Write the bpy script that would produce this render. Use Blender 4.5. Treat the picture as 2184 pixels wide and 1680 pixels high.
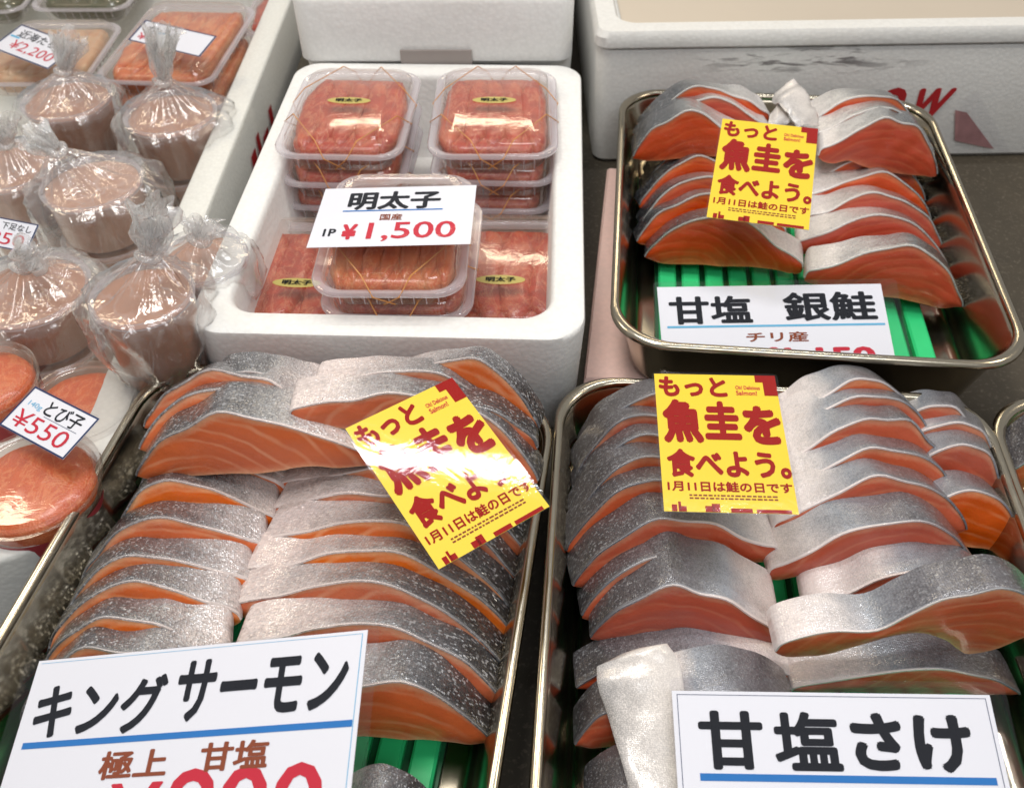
import bpy, math, random
import numpy as np
from mathutils import Vector, Matrix, noise

rnd = random.Random(7)
for o in list(bpy.data.objects):
    bpy.data.objects.remove(o)
S = bpy.context.scene
C = S.collection

# ------------------------------------------------------------------ camera
FPX, CX, CY = 2000.0, 1092.0, 840.0          # focal length and centre in units of a 2184 x 1680 frame
CAM = Vector((0, 0, .512))
_p, _r = math.radians(45.54), math.radians(-.89)
_right, _up, _fwd = Vector((1, 0, 0)), Vector((0, math.sin(_p), math.cos(_p))), Vector((0, math.cos(_p), -math.sin(_p)))
RX = _right * math.cos(_r) + _up * math.sin(_r)
RU = -_right * math.sin(_r) + _up * math.cos(_r)
RF = _fwd
cd = bpy.data.cameras.new('camera')
cd.sensor_width = 36
cd.lens = FPX / 2184 * 36
cd.clip_start, cd.clip_end = .01, 60
cd.dof.use_dof = True
cd.dof.focus_distance = .56
cd.dof.aperture_fstop = 13
cam = bpy.data.objects.new('camera', cd)
C.objects.link(cam)
M = Matrix((RX, RU, -RF)).transposed().to_4x4()
M.translation = CAM
cam.matrix_world = M
S.camera = cam

# ------------------------------------------------------------------ light
W = bpy.data.worlds.new('World')
S.world = W
W.use_nodes = True
W.node_tree.nodes['Background'].inputs[0].default_value = (.96, .95, .95, 1)
W.node_tree.nodes['Background'].inputs[1].default_value = .41


def lamp(name, loc, target, sx, sy, power, col):
    l = bpy.data.lights.new(name, 'AREA')
    l.shape = 'RECTANGLE'
    l.size, l.size_y = sx, sy
    l.energy, l.color = power, col
    o = bpy.data.objects.new(name, l)
    C.objects.link(o)
    o.location = loc
    o.rotation_euler = (Vector(target) - Vector(loc)).to_track_quat('-Z', 'Y').to_euler()
    return o


lamp('stall_lamp', (-.30, .45, 1.75), (0, .5, 0), .6, .35, 14, (1, .96, .90))
lamp('tube_lamp', (.15, .95, 1.62), (.15, .6, 0), 1.1, .04, 8, (.97, .98, 1))
lamp('tube_lamp', (.1, 2.9, 1.7), (.1, .7, 0), 1.6, .12, 10, (1, .84, .6))
lamp('stall_lamp', (1.35, .75, 1.5), (.2, .5, 0), .3, .3, 5, (1, .86, .66))
lamp('stall_lamp', (-1.2, 1.2, 1.5), (-.1, .5, 0), .3, .3, 6, (1, .83, .6))
lamp('stall_lamp', (.35, -.6, 1.5), (.05, .4, 0), .9, .4, 8, (.95, .97, 1))
S.view_settings.view_transform = 'Standard'
S.view_settings.look = 'None'
S.view_settings.exposure = -.06
S.view_settings.gamma = 1
S.cycles.transparent_max_bounces = 24
S.cycles.max_bounces = 9
S.cycles.sample_clamp_indirect = 6
S.cycles.caustics_reflective = False
S.cycles.caustics_refractive = False


# ------------------------------------------------------------------ picture to place
def ray(px, py):
    return RF + RX * ((px - CX) / FPX) - RU * ((py - CY) / FPX)


def P(px, py, z):
    d = ray(px, py)
    return CAM + d * ((z - CAM.z) / d.z)


# ------------------------------------------------------------------ objects
def tag(o, label=None, cat=None, group=None, kind=None):
    for k, v in (('label', label), ('category', cat), ('group', group), ('kind', kind)):
        if v:
            o[k] = v
    return o


def thing(name, loc, label, cat, group=None, rz=0):
    o = bpy.data.objects.new(name, None)
    o.empty_display_size = .02
    C.objects.link(o)
    o.location = loc
    o.rotation_euler = (0, 0, rz)
    return tag(o, label, cat, group)


class MB:
    def __init__(s):
        s.v, s.f, s.uv = [], [], []

    def add(s, p, uv=(0, 0)):
        s.v.append(tuple(p)); s.uv.append(uv)
        return len(s.v) - 1

    def ring(s, pts, uvs=None):
        return [s.add(p, uvs[i] if uvs else (0, 0)) for i, p in enumerate(pts)]

    def bridge(s, a, b, closed=True):
        n = len(a)
        for i in range(n if closed else n - 1):
            j = (i + 1) % n
            s.f.append((a[i], a[j], b[j], b[i]))

    def cap(s, a, flip=False):
        s.f.append(tuple(reversed(a)) if flip else tuple(a))

    def box(s, a, b):
        (x0, y0, z0), (x1, y1, z1) = a, b
        k = len(s.v)
        for z in (z0, z1):
            for x, y in ((x0, y0), (x1, y0), (x1, y1), (x0, y1)):
                s.add((x, y, z))
        for q in ((0, 3, 2, 1), (4, 5, 6, 7), (0, 1, 5, 4), (1, 2, 6, 5), (2, 3, 7, 6), (3, 0, 4, 7)):
            s.f.append(tuple(k + i for i in q))

    def tube(s, pts, r, n=8, closed=False):
        rings = []
        m = len(pts)
        for i, p in enumerate(pts):
            p = Vector(p)
            a = Vector(pts[(i - 1) % m] if closed or i else pts[0])
            b = Vector(pts[(i + 1) % m] if closed or i < m - 1 else pts[-1])
            t = (b - a).normalized()
            u = t.cross(Vector((0, 0, 1)))
            if u.length < .01:
                u = t.cross(Vector((1, 0, 0)))
            u.normalize()
            w = t.cross(u)
            rings.append(s.ring([p + (u * math.cos(2 * math.pi * k / n) + w * math.sin(2 * math.pi * k / n)) * r for k in range(n)]))
        for i in range(m if closed else m - 1):
            s.bridge(rings[i], rings[(i + 1) % m])
        if not closed:
            s.cap(rings[0], True); s.cap(rings[-1])

    def build(s, name, mat, parent=None, smooth=40, loc=None):
        me = bpy.data.meshes.new(name)
        me.from_pydata(s.v, [], s.f)
        uvl = me.uv_layers.new(name='UVMap')
        li = np.empty(len(me.loops), dtype=np.int32)
        me.loops.foreach_get('vertex_index', li)
        uvl.data.foreach_set('uv', np.array(s.uv, dtype=np.float32)[li].ravel())
        me.update()
        if smooth:
            me.polygons.foreach_set('use_smooth', [True] * len(me.polygons))
            me.set_sharp_from_angle(angle=math.radians(smooth))
        me.materials.append(mat)
        o = bpy.data.objects.new(name, me)
        C.objects.link(o)
        if parent:
            o.parent = parent
        if loc is not None:
            o.location = loc
        return o


def rr(w, h, r, z, n=7, cx=0, cy=0):
    r = min(r, w / 2 - 1e-4, h / 2 - 1e-4)
    out = []
    for k, (sx, sy) in enumerate(((1, 1), (-1, 1), (-1, -1), (1, -1))):
        for i in range(n + 1):
            a = math.pi / 2 * (k + i / n)
            out.append((cx + sx * (w / 2 - r) + r * math.cos(a), cy + sy * (h / 2 - r) + r * math.sin(a), z))
    return out


def loft(mb, secs, cap0=True, cap1=True, n=7, mod=None):
    prev = None
    for k, (w, h, r, z) in enumerate(secs):
        pts = rr(w, h, r, z, n)
        if mod:
            pts = [mod(p, k, i) for i, p in enumerate(pts)]
        ring = mb.ring(pts)
        if prev:
            mb.bridge(prev, ring)
        elif cap0:
            mb.cap(ring, True)
        prev = ring
    if cap1:
        mb.cap(prev)


# ------------------------------------------------------------------ materials
class NT:
    def __init__(s, name):
        s.m = bpy.data.materials.new(name)
        s.m.use_nodes = True
        s.t = s.m.node_tree
        s.t.nodes.clear()
        s.out = s.t.nodes.new('ShaderNodeOutputMaterial')

    def n(s, typ, ins=None, **props):
        nd = s.t.nodes.new('ShaderNode' + typ)
        for k, v in props.items():
            setattr(nd, k, v)
        for k, v in (ins or {}).items():
            sock = nd.inputs[k]
            if isinstance(v, bpy.types.NodeSocket):
                s.t.links.new(v, sock)
            elif isinstance(v, (tuple, list)) and len(v) == 3 and sock.type == 'RGBA':
                sock.default_value = (*v, 1)
            else:
                sock.default_value = v
        return nd

    def math(s, op, a, b=0.0, c=0.0, clamp=False):
        return s.n('Math', {0: a, 1: b, 2: c}, operation=op, use_clamp=clamp).outputs[0]

    def mix(s, f, a, b, blend='MIX'):
        nd = s.n('Mix', data_type='RGBA', blend_type=blend)
        for i, v in ((0, f), (6, a), (7, b)):
            if isinstance(v, bpy.types.NodeSocket):
                s.t.links.new(v, nd.inputs[i])
            else:
                nd.inputs[i].default_value = (*v, 1) if i else v
        return nd.outputs[2]

    def ramp(s, f, stops, interp='LINEAR'):
        nd = s.n('ValToRGB', {0: f})
        cr = nd.color_ramp
        cr.interpolation = interp
        while len(cr.elements) < len(stops):
            cr.elements.new(.5)
        for e, (p, c) in zip(cr.elements, stops):
            e.position = p
            e.color = (*c, 1) if isinstance(c, tuple) else (c, c, c, 1)
        return nd.outputs[0]

    def coord(s, kind='Object', scale=(1, 1, 1), loc=(0, 0, 0)):
        return s.n('Mapping', {0: s.n('TexCoord').outputs[kind], 'Scale': scale, 'Location': loc}).outputs[0]

    def noise(s, v, scale, detail=4, rough=.5, dist=0):
        return s.n('TexNoise', {'Vector': v, 'Scale': scale, 'Detail': detail, 'Roughness': rough, 'Distortion': dist}).outputs[0]

    def bump(s, h, strength, dist=.001, normal=None):
        i = {'Height': h, 'Strength': strength, 'Distance': dist}
        if normal:
            i['Normal'] = normal
        return s.n('Bump', i).outputs[0]

    def done(s, sh):
        s.t.links.new(sh, s.out.inputs[0])
        return s.m

    def pbr(s, **k):
        ins = {}
        for a, b in k.items():
            ins[{'color': 'Base Color', 'rough': 'Roughness', 'metal': 'Metallic', 'normal': 'Normal', 'coat': 'Coat Weight', 'coat_rough': 'Coat Roughness',
                 'sss': 'Subsurface Weight', 'sss_r': 'Subsurface Radius', 'sss_s': 'Subsurface Scale', 'spec': 'Specular IOR Level', 'coat_n': 'Coat Normal'}[a]] = b
        return s.n('BsdfPrincipled', ins).outputs[0]


def mat_plain(name, col, rough=.5, metal=0, coat=0, var=.12, scale=60, bump=.1, spec=.5):
    t = NT(name)
    c = t.coord()
    nz = t.noise(c, scale, 5)
    col2 = tuple(x * (1 - var) for x in col)
    return t.done(t.pbr(color=t.mix(nz, col, col2), rough=rough, metal=metal, coat=coat, spec=spec, normal=t.bump(nz, bump, .001)))


def mat_foam(name, col, dirt=(.5, .47, .42), scuff=None):
    t = NT(name)
    c = t.coord()
    bead = t.n('TexVoronoi', {'Vector': c, 'Scale': 260.0}, feature='F1').outputs[0]
    big = t.noise(c, 9, 6, .6)
    f = t.math('MULTIPLY', t.ramp(big, [(.52, 0.0), (.8, 1.0)]), .35)
    base = t.mix(f, col, dirt)
    base = t.mix(t.math('MULTIPLY', bead, .5), base, tuple(x * .8 for x in col))
    if scuff:
        cx, cz, sx, sz = scuff
        v = t.coord('Object', (1 / sx, 0, 1 / sz), (-cx / sx, 0, -cz / sz))
        d = t.n('VectorMath', {0: v}, operation='LENGTH').outputs['Value']
        msk = t.math('SUBTRACT', 1.0, d, clamp=True)
        streak = t.noise(t.coord('Object', (14, 1, 90)), 1.6, 4, .55, .8)
        k = t.math('MULTIPLY', t.ramp(streak, [(.52, 0.0), (.62, 1.0)]), t.math('MULTIPLY', msk, 1.6, clamp=True))
        base = t.mix(t.math('MULTIPLY', k, .85), base, (.10, .09, .09))
    h = t.math('ADD', t.math('MULTIPLY', bead, -1.0), t.math('MULTIPLY', t.noise(c, 40, 3), 1.2))
    return t.done(t.pbr(color=base, rough=.55, sss=.12, sss_r=(.01, .009, .008), sss_s=.5, normal=t.bump(h, .2, .0010)))


def mat_film(name, tint=(.97, .97, .98), haze=.06, gloss=1.0, rough=.06, wrinkle=0.0, wscale=40, streak=0.0, white=(.9, .9, .92)):
    t = NT(name)
    c = t.coord()
    nrm = None
    if wrinkle:
        nz = t.n('TexNoise', {'Vector': c, 'Scale': wscale, 'Detail': 4.0, 'Roughness': .6, 'Distortion': 1.2}).outputs[0]
        nrm = t.bump(nz, wrinkle, .004)
    tr = t.n('BsdfTransparent', {'Color': tint}).outputs[0]
    di = t.n('BsdfDiffuse', {'Color': white}).outputs[0]
    tl = t.n('BsdfTranslucent', {'Color': white}).outputs[0]
    dt = t.n('MixShader', {0: .4, 1: di, 2: tl}).outputs[0]
    fc = t.n('LayerWeight', {'Blend': .35}).outputs['Facing']
    fc2 = t.n('LayerWeight', {'Blend': .5, **({'Normal': nrm} if nrm else {})}).outputs['Facing']
    hz = t.math('MULTIPLY_ADD', t.math('POWER', fc, 2.0), haze * 2.2, haze)
    if streak:
        sn = t.noise(t.coord('Object', (1, 1, .45)), 38, 2, .5, 1.4)
        cl = t.ramp(t.noise(c, 30, 3), [(.4, 0.15), (.65, 1.0)])
        hz = t.math('ADD', hz, t.math('MULTIPLY', t.math('MULTIPLY', t.ramp(sn, [(.44, 0.0), (.5, 1.0), (.53, .1), (.7, .35)]), cl), streak), clamp=True)
    a = t.n('MixShader', {0: hz, 1: tr, 2: dt}).outputs[0]
    gi = {'Color': (1, 1, 1), 'Roughness': rough}
    if nrm:
        gi['Normal'] = nrm
    gl = t.n('BsdfGlossy', gi).outputs[0]
    fr = t.math('MULTIPLY_ADD', t.math('POWER', fc2, 5.0), .9, .045)
    return t.done(t.n('MixShader', {0: t.math('MULTIPLY', fr, gloss, clamp=True), 1: a, 2: gl}).outputs[0])


def mat_flesh(name, base, deep, line, amount, freq):
    t = NT(name)
    uv = t.n('TexCoord').outputs['UV']
    info = t.n('ObjectInfo').outputs['Random']
    warp = t.n('TexNoise', {'Vector': uv, 'Scale': 2.2, 'Detail': 2.0}).outputs['Color']
    v = t.n('VectorMath', {0: uv, 1: t.n('VectorMath', {0: warp, 1: (.14, .20, 0)}, operation='MULTIPLY').outputs[0]}, operation='ADD').outputs[0]
    v = t.n('Mapping', {0: v, 'Location': (-.70, .05, 0), 'Scale': (1, 1.35, 1)}).outputs[0]
    w = t.n('TexWave', {'Vector': v, 'Scale': freq, 'Distortion': 1.3, 'Detail': 2.0, 'Detail Scale': .8}, wave_type='RINGS', rings_direction='Z').outputs['Fac']
    ln = t.ramp(w, [(.0, .7), (.10, .35), (.26, 0.0)])
    fine = t.noise(t.n('Mapping', {0: uv, 'Scale': (9, 9, 9)}).outputs[0], 3.5, 6, .65)
    big = t.noise(uv, 1.6, 3)
    col = t.mix(t.ramp(big, [(.3, 0.0), (.7, 1.0)]), base, deep)
    col = t.mix(t.math('MULTIPLY', fine, .35), col, tuple(x * .7 for x in deep))
    ln = t.math('MULTIPLY', ln, t.math('MULTIPLY', t.ramp(t.noise(uv, 3.0, 2), [(.35, .1), (.65, 1.0)]), amount))
    col = t.mix(ln, col, line)
    rel = t.n('Attribute', attribute_name='rel').outputs['Fac']
    edge = t.math('ADD', rel, t.math('MULTIPLY_ADD', fine, .10, -.05))
    col = t.mix(t.math('MULTIPLY', t.ramp(edge, [(.0, .8), (.07, .25), (.16, 0.0), (.86, 0.0), (.97, .75)]), .8), col, tuple(min(1, x * 1.05 + .02) for x in line))
    hs = t.n('HueSaturation', {'Hue': t.math('MULTIPLY_ADD', info, .006, .496), 'Saturation': t.math('MULTIPLY_ADD', info, .12, .94), 'Value': t.math('MULTIPLY_ADD', info, .3, .85), 'Color': col}).outputs[0]
    h = t.math('ADD', fine, t.math('MULTIPLY', w, .5))
    return t.done(t.pbr(color=hs, rough=.38, sss=.25, sss_r=(.006, .0018, .0008), sss_s=1.0, spec=.45, coat=.5, coat_rough=.10, normal=t.bump(h, .3, .0012)))


def mat_skin(name, stops, scale=380, glint=.55, metal=.45, rough=.3, speck=.5, cell=.5, blotch=.5, bmp=.3):
    t = NT(name)
    uv = t.n('TexCoord').outputs['UV']
    sx = t.n('SeparateXYZ', {0: uv}).outputs
    info = t.n('ObjectInfo').outputs['Random']
    soft = t.noise(t.n('Mapping', {0: uv, 'Scale': (1, 8, 1)}).outputs[0], 4, 4)
    u = t.math('ADD', sx[0], t.math('MULTIPLY_ADD', soft, .22, -.11))
    u = t.math('ADD', u, t.math('MULTIPLY_ADD', info, .10, -.05))
    base = t.ramp(u, stops)
    obj = t.coord('UV', (.13, 1, 1))
    vo = t.n('TexVoronoi', {'Vector': obj, 'Scale': float(scale), 'Randomness': .55}, feature='F1')
    rc = t.n('SeparateColor', {0: vo.outputs['Color']}).outputs
    dorsal = t.math('SUBTRACT', 1.15, u, clamp=True)
    # cloudy silver and dark skin with wet highlights painted in, broken up scale by scale
    cloud = t.ramp(t.noise(obj, 75, 5, .65, .4), [(.32, 0.0), (.68, 1.0)])
    val = t.math('MULTIPLY_ADD', cloud, blotch, 1 - blotch * .55)
    val = t.math('MULTIPLY', val, t.math('MULTIPLY_ADD', rc[1], cell, 1 - cell * .5))
    val = t.math('MULTIPLY_ADD', t.math('SUBTRACT', val, 1.0), dorsal, 1.0)
    base = t.n('HueSaturation', {'Value': val, 'Color': base}).outputs[0]
    rim = t.ramp(t.math('MULTIPLY', vo.outputs['Distance'], 1.0), [(.30, 0.0), (.62, 1.0)])
    base = t.mix(t.math('MULTIPLY', rim, t.math('MULTIPLY', dorsal, .55)), base, (.03, .03, .035))
    sp = t.noise(obj, 520, 3, .6)
    k = t.math('MULTIPLY', t.ramp(t.math('ADD', sp, t.math('MULTIPLY', cloud, .14)), [(.46, 1.0), (.56, 0.0)]), t.math('MULTIPLY', dorsal, speck))
    base = t.mix(k, base, (.022, .022, .027))
    bright = t.math('MULTIPLY', t.ramp(rc[2], [(.80, 0.0), (.9, 1.0)]), t.math('MULTIPLY', dorsal, cell))  # painted glints: some scales mixed towards bluish white
    base = t.mix(bright, base, (.72, .74, .78))
    off = t.n('VectorMath', {0: t.n('VectorMath', {0: vo.outputs['Color'], 1: (.5, .5, .5)}, operation='SUBTRACT').outputs[0], 'Scale': glint}, operation='SCALE').outputs[0]
    wet = t.noise(obj, 150, 3, .5)
    nb = t.bump(t.math('ADD', t.math('MULTIPLY', vo.outputs['Distance'], .6), wet), bmp, .0012)
    nn = t.n('VectorMath', {0: t.n('VectorMath', {0: nb, 1: off}, operation='ADD').outputs[0]}, operation='NORMALIZE').outputs[0]
    mt = t.math('MULTIPLY', dorsal, metal)
    return t.done(t.pbr(color=base, rough=rough, metal=mt, normal=nn, coat=.8, coat_rough=.07, coat_n=nb, spec=.5))


def mat_steel():
    t = NT('stainless_steel')
    c = t.coord()
    n1 = t.noise(t.n('Mapping', {0: c, 'Scale': (3, 3, 9)}).outputs[0], 12, 2)
    n2 = t.noise(c, 300, 2)
    wet = t.ramp(t.noise(c, 45, 5, .7), [(.5, .19), (.75, .24)])
    return t.done(t.pbr(color=(.44, .395, .31), metal=1.0, rough=wet, normal=t.bump(n1, .025, .001)))


def mat_roe(name, a, b, pale):
    t = NT(name)
    c = t.coord()
    n1 = t.noise(c, 55, 6, .65, .6)
    g = t.n('TexVoronoi', {'Vector': c, 'Scale': 700.0}, feature='F1').outputs[0]
    vein = t.ramp(t.noise(t.n('Mapping', {0: c, 'Scale': (1, .4, 1)}).outputs[0], 60, 4, .6, 2.0), [(.46, 0.0), (.5, 1.0), (.54, 0.0)])
    col = t.mix(t.ramp(n1, [(.35, 0.0), (.65, 1.0)]), a, b)
    col = t.mix(t.math('MULTIPLY', vein, .4), col, pale)
    col = t.mix(t.math('MULTIPLY', t.ramp(t.noise(c, 38, 3), [(.5, 0.0), (.66, 1.0)]), .45), col, tuple((x + y) / 2 for x, y in zip(pale, a)))
    return t.done(t.pbr(color=col, rough=.35, sss=.2, sss_r=(.005, .0015, .001), sss_s=1.0, coat=.4, coat_rough=.15, normal=t.bump(t.math('ADD', g, n1), .35, .001)))


def mat_counter():
    t = NT('dark_wet_counter')
    c = t.coord()
    n1 = t.noise(c, 18, 6, .6)
    n2 = t.ramp(t.noise(c, 260, 3, .7), [(.55, 0.0), (.7, 1.0)])
    col = t.mix(n1, (.035, .03, .022), (.085, .07, .05))
    col = t.mix(t.math('MULTIPLY', n2, .4), col, (.2, .17, .13))
    return t.done(t.pbr(color=col, rough=.62, spec=.25, normal=t.bump(n1, .3, .002)))


def mat_paste(name, a, b, scale=90, rough=.4, bump=.4):
    t = NT(name)
    c = t.coord()
    n1 = t.noise(c, scale, 6, .6, .4)
    return t.done(t.pbr(color=t.mix(t.ramp(n1, [(.35, 0.0), (.65, 1.0)]), a, b), rough=rough, sss=.2, sss_r=(.006, .003, .002), sss_s=1.0, coat=.2, normal=t.bump(n1, bump, .002)))


STEEL = mat_steel()
FOAM = mat_foam('white_foam', (.80, .80, .78))
FOAM_GREY = mat_foam('greyed_foam', (.66, .655, .63), scuff=(-.20, .108, .13, .018))
FOAM_PINK = mat_foam('pink_foam', (.88, .60, .52))
FOAM_OLD = mat_foam('worn_foam', (.72, .72, .68))
COUNTER = mat_counter()
GREEN = mat_plain('green_plastic', (.04, .70, .24), .38, var=.25, scale=40, bump=.25)
GREEN_GAP_SHADE = mat_plain('green_gap_shade', (.006, .10, .035), .45)  # mat base, darkened in colour for the shade in the slat gaps
PAPER = mat_plain('white_paper', (.84, .85, .89), .5, var=.02, scale=20, bump=.02)
YELLOW = mat_plain('yellow_paper', (.93, .66, .006), .45, var=.03, scale=20, bump=.02)
INK = mat_plain('black_ink', (.012, .014, .02), .8, var=.1, spec=.05)
INK_RED = mat_plain('red_ink', (.62, .03, .055), .8, var=.1, spec=.05)
INK_DEEP = mat_plain('deep_red_ink', (.36, .012, .008), .8, var=.1, spec=.05)
INK_BROWN = mat_plain('brown_ink', (.28, .07, .03), .8, var=.1, spec=.05)
INK_BLUE = mat_plain('blue_ink', (.03, .2, .55), .8, var=.1, spec=.05)
INK_NAVY = mat_plain('navy_ink', (.02, .04, .12), .8, var=.1, spec=.05)
INK_SKY = mat_plain('sky_blue_ink', (.15, .5, .75), .8, var=.1, spec=.05)
PRINT_RED = mat_plain('red_print', (.5, .015, .02), .55, var=.25)
LAMINATE = mat_film('clear_laminate', haze=.002, gloss=.5, rough=.08, wrinkle=.05, wscale=25)
LAMINATE_WAVY = mat_film('wavy_laminate', haze=.002, gloss=.36, rough=.05, wrinkle=.035, wscale=24)
PACK = mat_film('clear_pack_plastic', white=(.85, .66, .46), haze=.065, gloss=1.3, rough=.07, wrinkle=.04, wscale=60)  # warm haze colour stands in for beige reflections on the lids
PACK_RIM = mat_film('pack_flange_plastic', haze=.26, gloss=1.3, rough=.1, white=(.85, .80, .84))
BAG = mat_film('thin_bag_film', tint=(.985, .985, .985), haze=.05, gloss=2.1, rough=.12, wrinkle=.7, wscale=34, streak=.30, white=(.95, .95, .96))
BAG_TIE = mat_film('bunched_bag_film', tint=(1, 1, 1), haze=.24, gloss=2.2, rough=.12, wrinkle=.8, wscale=55, streak=.3, white=(1, 1, 1))
BAND = mat_plain('rubber_band', (.62, .27, .07), .5)
GOLD = mat_plain('gold_sticker', (.46, .38, .10), .4, var=.15)
ROE = mat_roe('red_roe', (.48, .042, .012), (.30, .016, .006), (.72, .33, .17))
ROE_ORANGE = mat_roe('orange_roe', (.66, .15, .035), (.52, .08, .02), (.85, .45, .22))
TOBIKO = mat_roe('flying_fish_roe', (.66, .115, .018), (.52, .07, .012), (.82, .34, .14))
PASTE = mat_paste('brown_pink_paste', (.50, .24, .14), (.42, .19, .105), 35, bump=.12)
PASTE_PALE = mat_paste('pale_squid_paste', (.58, .33, .23), (.46, .24, .155), 50, bump=.2)
LEAF = mat_paste('dark_green_leaf', (.08, .07, .035), (.05, .065, .02), 40)
FL_KING = mat_flesh('king_salmon_flesh', (.80, .178, .034), (.66, .118, .020), (.94, .52, .29), .7, 2.3)
FL_PINK = mat_flesh('coho_salmon_flesh', (.70, .132, .040), (.54, .082, .024), (.85, .40, .21), .5, 2.6)
FL_RED = mat_flesh('silver_salmon_flesh', (.67, .084, .014), (.54, .054, .009), (.82, .26, .10), .42, 2.8)
SK_KING = mat_skin('king_salmon_skin', [(0, (.075, .075, .078)), (.3, (.18, .182, .195)), (.50, (.34, .34, .35)), (.68, (.60, .55, .54)), (.85, (.74, .64, .61))], 760, .55, .4, .3, .45, .55, .55)
SK_PINK = mat_skin('coho_salmon_skin', [(0, (.11, .10, .105)), (.3, (.165, .157, .17)), (.5, (.215, .213, .235)), (.66, (.32, .345, .39)), (.78, (.66, .61, .60)), (.95, (.80, .72, .70))], 900, .2, .22, .33, .4, .25, .4)
SK_RED = mat_skin('silver_salmon_skin', [(0, (.04, .047, .06)), (.25, (.08, .095, .11)), (.42, (.28, .29, .29)), (.6, (.58, .58, .56)), (.85, (.74, .70, .68))], 800, .28, .4, .27, .45, .3, .55)
BELLY = mat_skin('white_belly_skin', [(0, (.62, .60, .60)), (.35, (.74, .70, .67)), (.7, (.80, .74, .69)), (1, (.66, .62, .60))], 800, .1, .1, .3, .10, .15, .3, .12)

# ------------------------------------------------------------------ lettering
_dg = None


def text_mesh(s, bold=0.0):
    cu = bpy.data.curves.new('lettering', 'FONT')
    cu.body = s
    cu.size = 1
    cu.offset = bold
    cu.resolution_u = 3
    o = bpy.data.objects.new('lettering', cu)
    C.objects.link(o)
    bpy.context.view_layer.update()
    dg = bpy.context.evaluated_depsgraph_get()
    me = bpy.data.meshes.new_from_object(o.evaluated_get(dg))
    bpy.data.objects.remove(o)
    return me


def letters(parent, s, x0, x1, y0, y1, z, mat, bold=.02, name='lettering', slant=0.0):
    """write s so that its ink fills x0..x1, y0..y1 of the parent's plane"""
    src = text_mesh(s, 0)
    n = len(src.vertices)
    co = np.empty(n * 3, dtype=np.float32)
    src.vertices.foreach_get('co', co)
    co = co.reshape(-1, 3)
    polys = [tuple(p.vertices) for p in src.polygons]
    if bold:                                                       # thicken the strokes
        sh = [(0, 0)] + [(bold * math.cos(a), bold * math.sin(a)) for a in [math.pi / 4 * k for k in range(8)]]
        base = co
        co = np.concatenate([base + np.array((dx, dy, 0), dtype=np.float32) for dx, dy in sh])
        polys = [tuple(i + n * k for i in p) for k in range(len(sh)) for p in polys]
        lay = np.repeat(np.arange(len(sh)), n) * 4e-6
    else:
        lay = 0
    me = bpy.data.meshes.new('lettering')
    me.from_pydata([tuple(map(float, c)) for c in co], [], polys)
    bpy.data.meshes.remove(src)
    lo, hi = co.min(0), co.max(0)
    co[:, 0] = x0 + (co[:, 0] - lo[0]) / (hi[0] - lo[0]) * (x1 - x0)
    co[:, 1] = y0 + (co[:, 1] - lo[1]) / max(hi[1] - lo[1], 1e-6) * (y1 - y0)
    co[:, 0] += (co[:, 1] - y0) * slant
    co[:, 2] = z + lay
    me.vertices.foreach_set('co', co.ravel())
    me.materials.clear()
    me.materials.append(mat)
    me.update()
    o = bpy.data.objects.new(name, me)
    C.objects.link(o)
    o.parent = parent
    return o


def strip(parent, x0, x1, y0, y1, z, mat, name='printed_line'):
    mb = MB()
    mb.cap(mb.ring([(x0, y0, z), (x1, y0, z), (x1, y1, z), (x0, y1, z)]))
    return mb.build(name, mat, parent, 0)


def card_frame(corners, zs, fit=False):
    """a real rectangle as near as can be to four picture corners (TL TR BR BL) at four heights"""
    a, b, c, d = [P(*p, z) for p, z in zip(corners, zs)]
    ctr = (a + b + c + d) / 4
    ax = ((b - a) + (c - d)) / 2
    ay = ((a - d) + (b - c)) / 2
    w, h = ax.length, ay.length
    ax.normalize()
    ay = (ay - ax * ay.dot(ax)).normalized()
    az = ax.cross(ay)
    if not fit:
        m = Matrix((ax, ay, az)).transposed().to_4x4()
        m.translation = ctr
        return m, w, h
    # refine: the rigid rectangle whose corners come nearest to the four measured ones, at the same height
    R0 = Matrix((ax, ay, az)).transposed()
    tgt = np.array([q for p in corners for q in p], dtype=float)
    z0 = ctr.z

    def frame(q):
        rv = Vector(q[3:6])
        Rm = (Matrix.Rotation(rv.length, 3, rv) if rv.length > 1e-9 else Matrix.Identity(3)) @ R0
        return Vector(q[:3]), Rm, q[6], q[7]

    def resid(q):
        c0, Rm, w_, h_ = frame(q)
        o = []
        for sx, sy in ((-1, 1), (1, 1), (1, -1), (-1, -1)):
            v = c0 + Rm @ Vector((sx * w_ / 2, sy * h_ / 2, 0)) - CAM
            k = v.dot(RF)
            o += [CX + FPX * v.dot(RX) / k, CY - FPX * v.dot(RU) / k]
        return np.concatenate([np.array(o) - tgt, [(c0.z - z0) * 3000], np.array(q[3:6]) * 2])
    q = np.array([*ctr, 0, 0, 0, w, h], dtype=float)
    rs, lam = resid(q), 1e-2
    for _ in range(60):
        J = np.stack([(resid(q + np.eye(8)[i] * 1e-6) - rs) / 1e-6 for i in range(8)], 1)
        A_ = J.T @ J
        dq = np.linalg.solve(A_ + lam * np.diag(np.diag(A_)), -J.T @ rs)
        r2 = resid(q + dq)
        if r2 @ r2 < rs @ rs:
            q, rs, lam = q + dq, r2, lam * .5
        else:
            lam *= 4
    ctr, Rm, w, h = frame(q)
    m = Rm.to_4x4()
    m.translation = ctr
    return m, w, h


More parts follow.
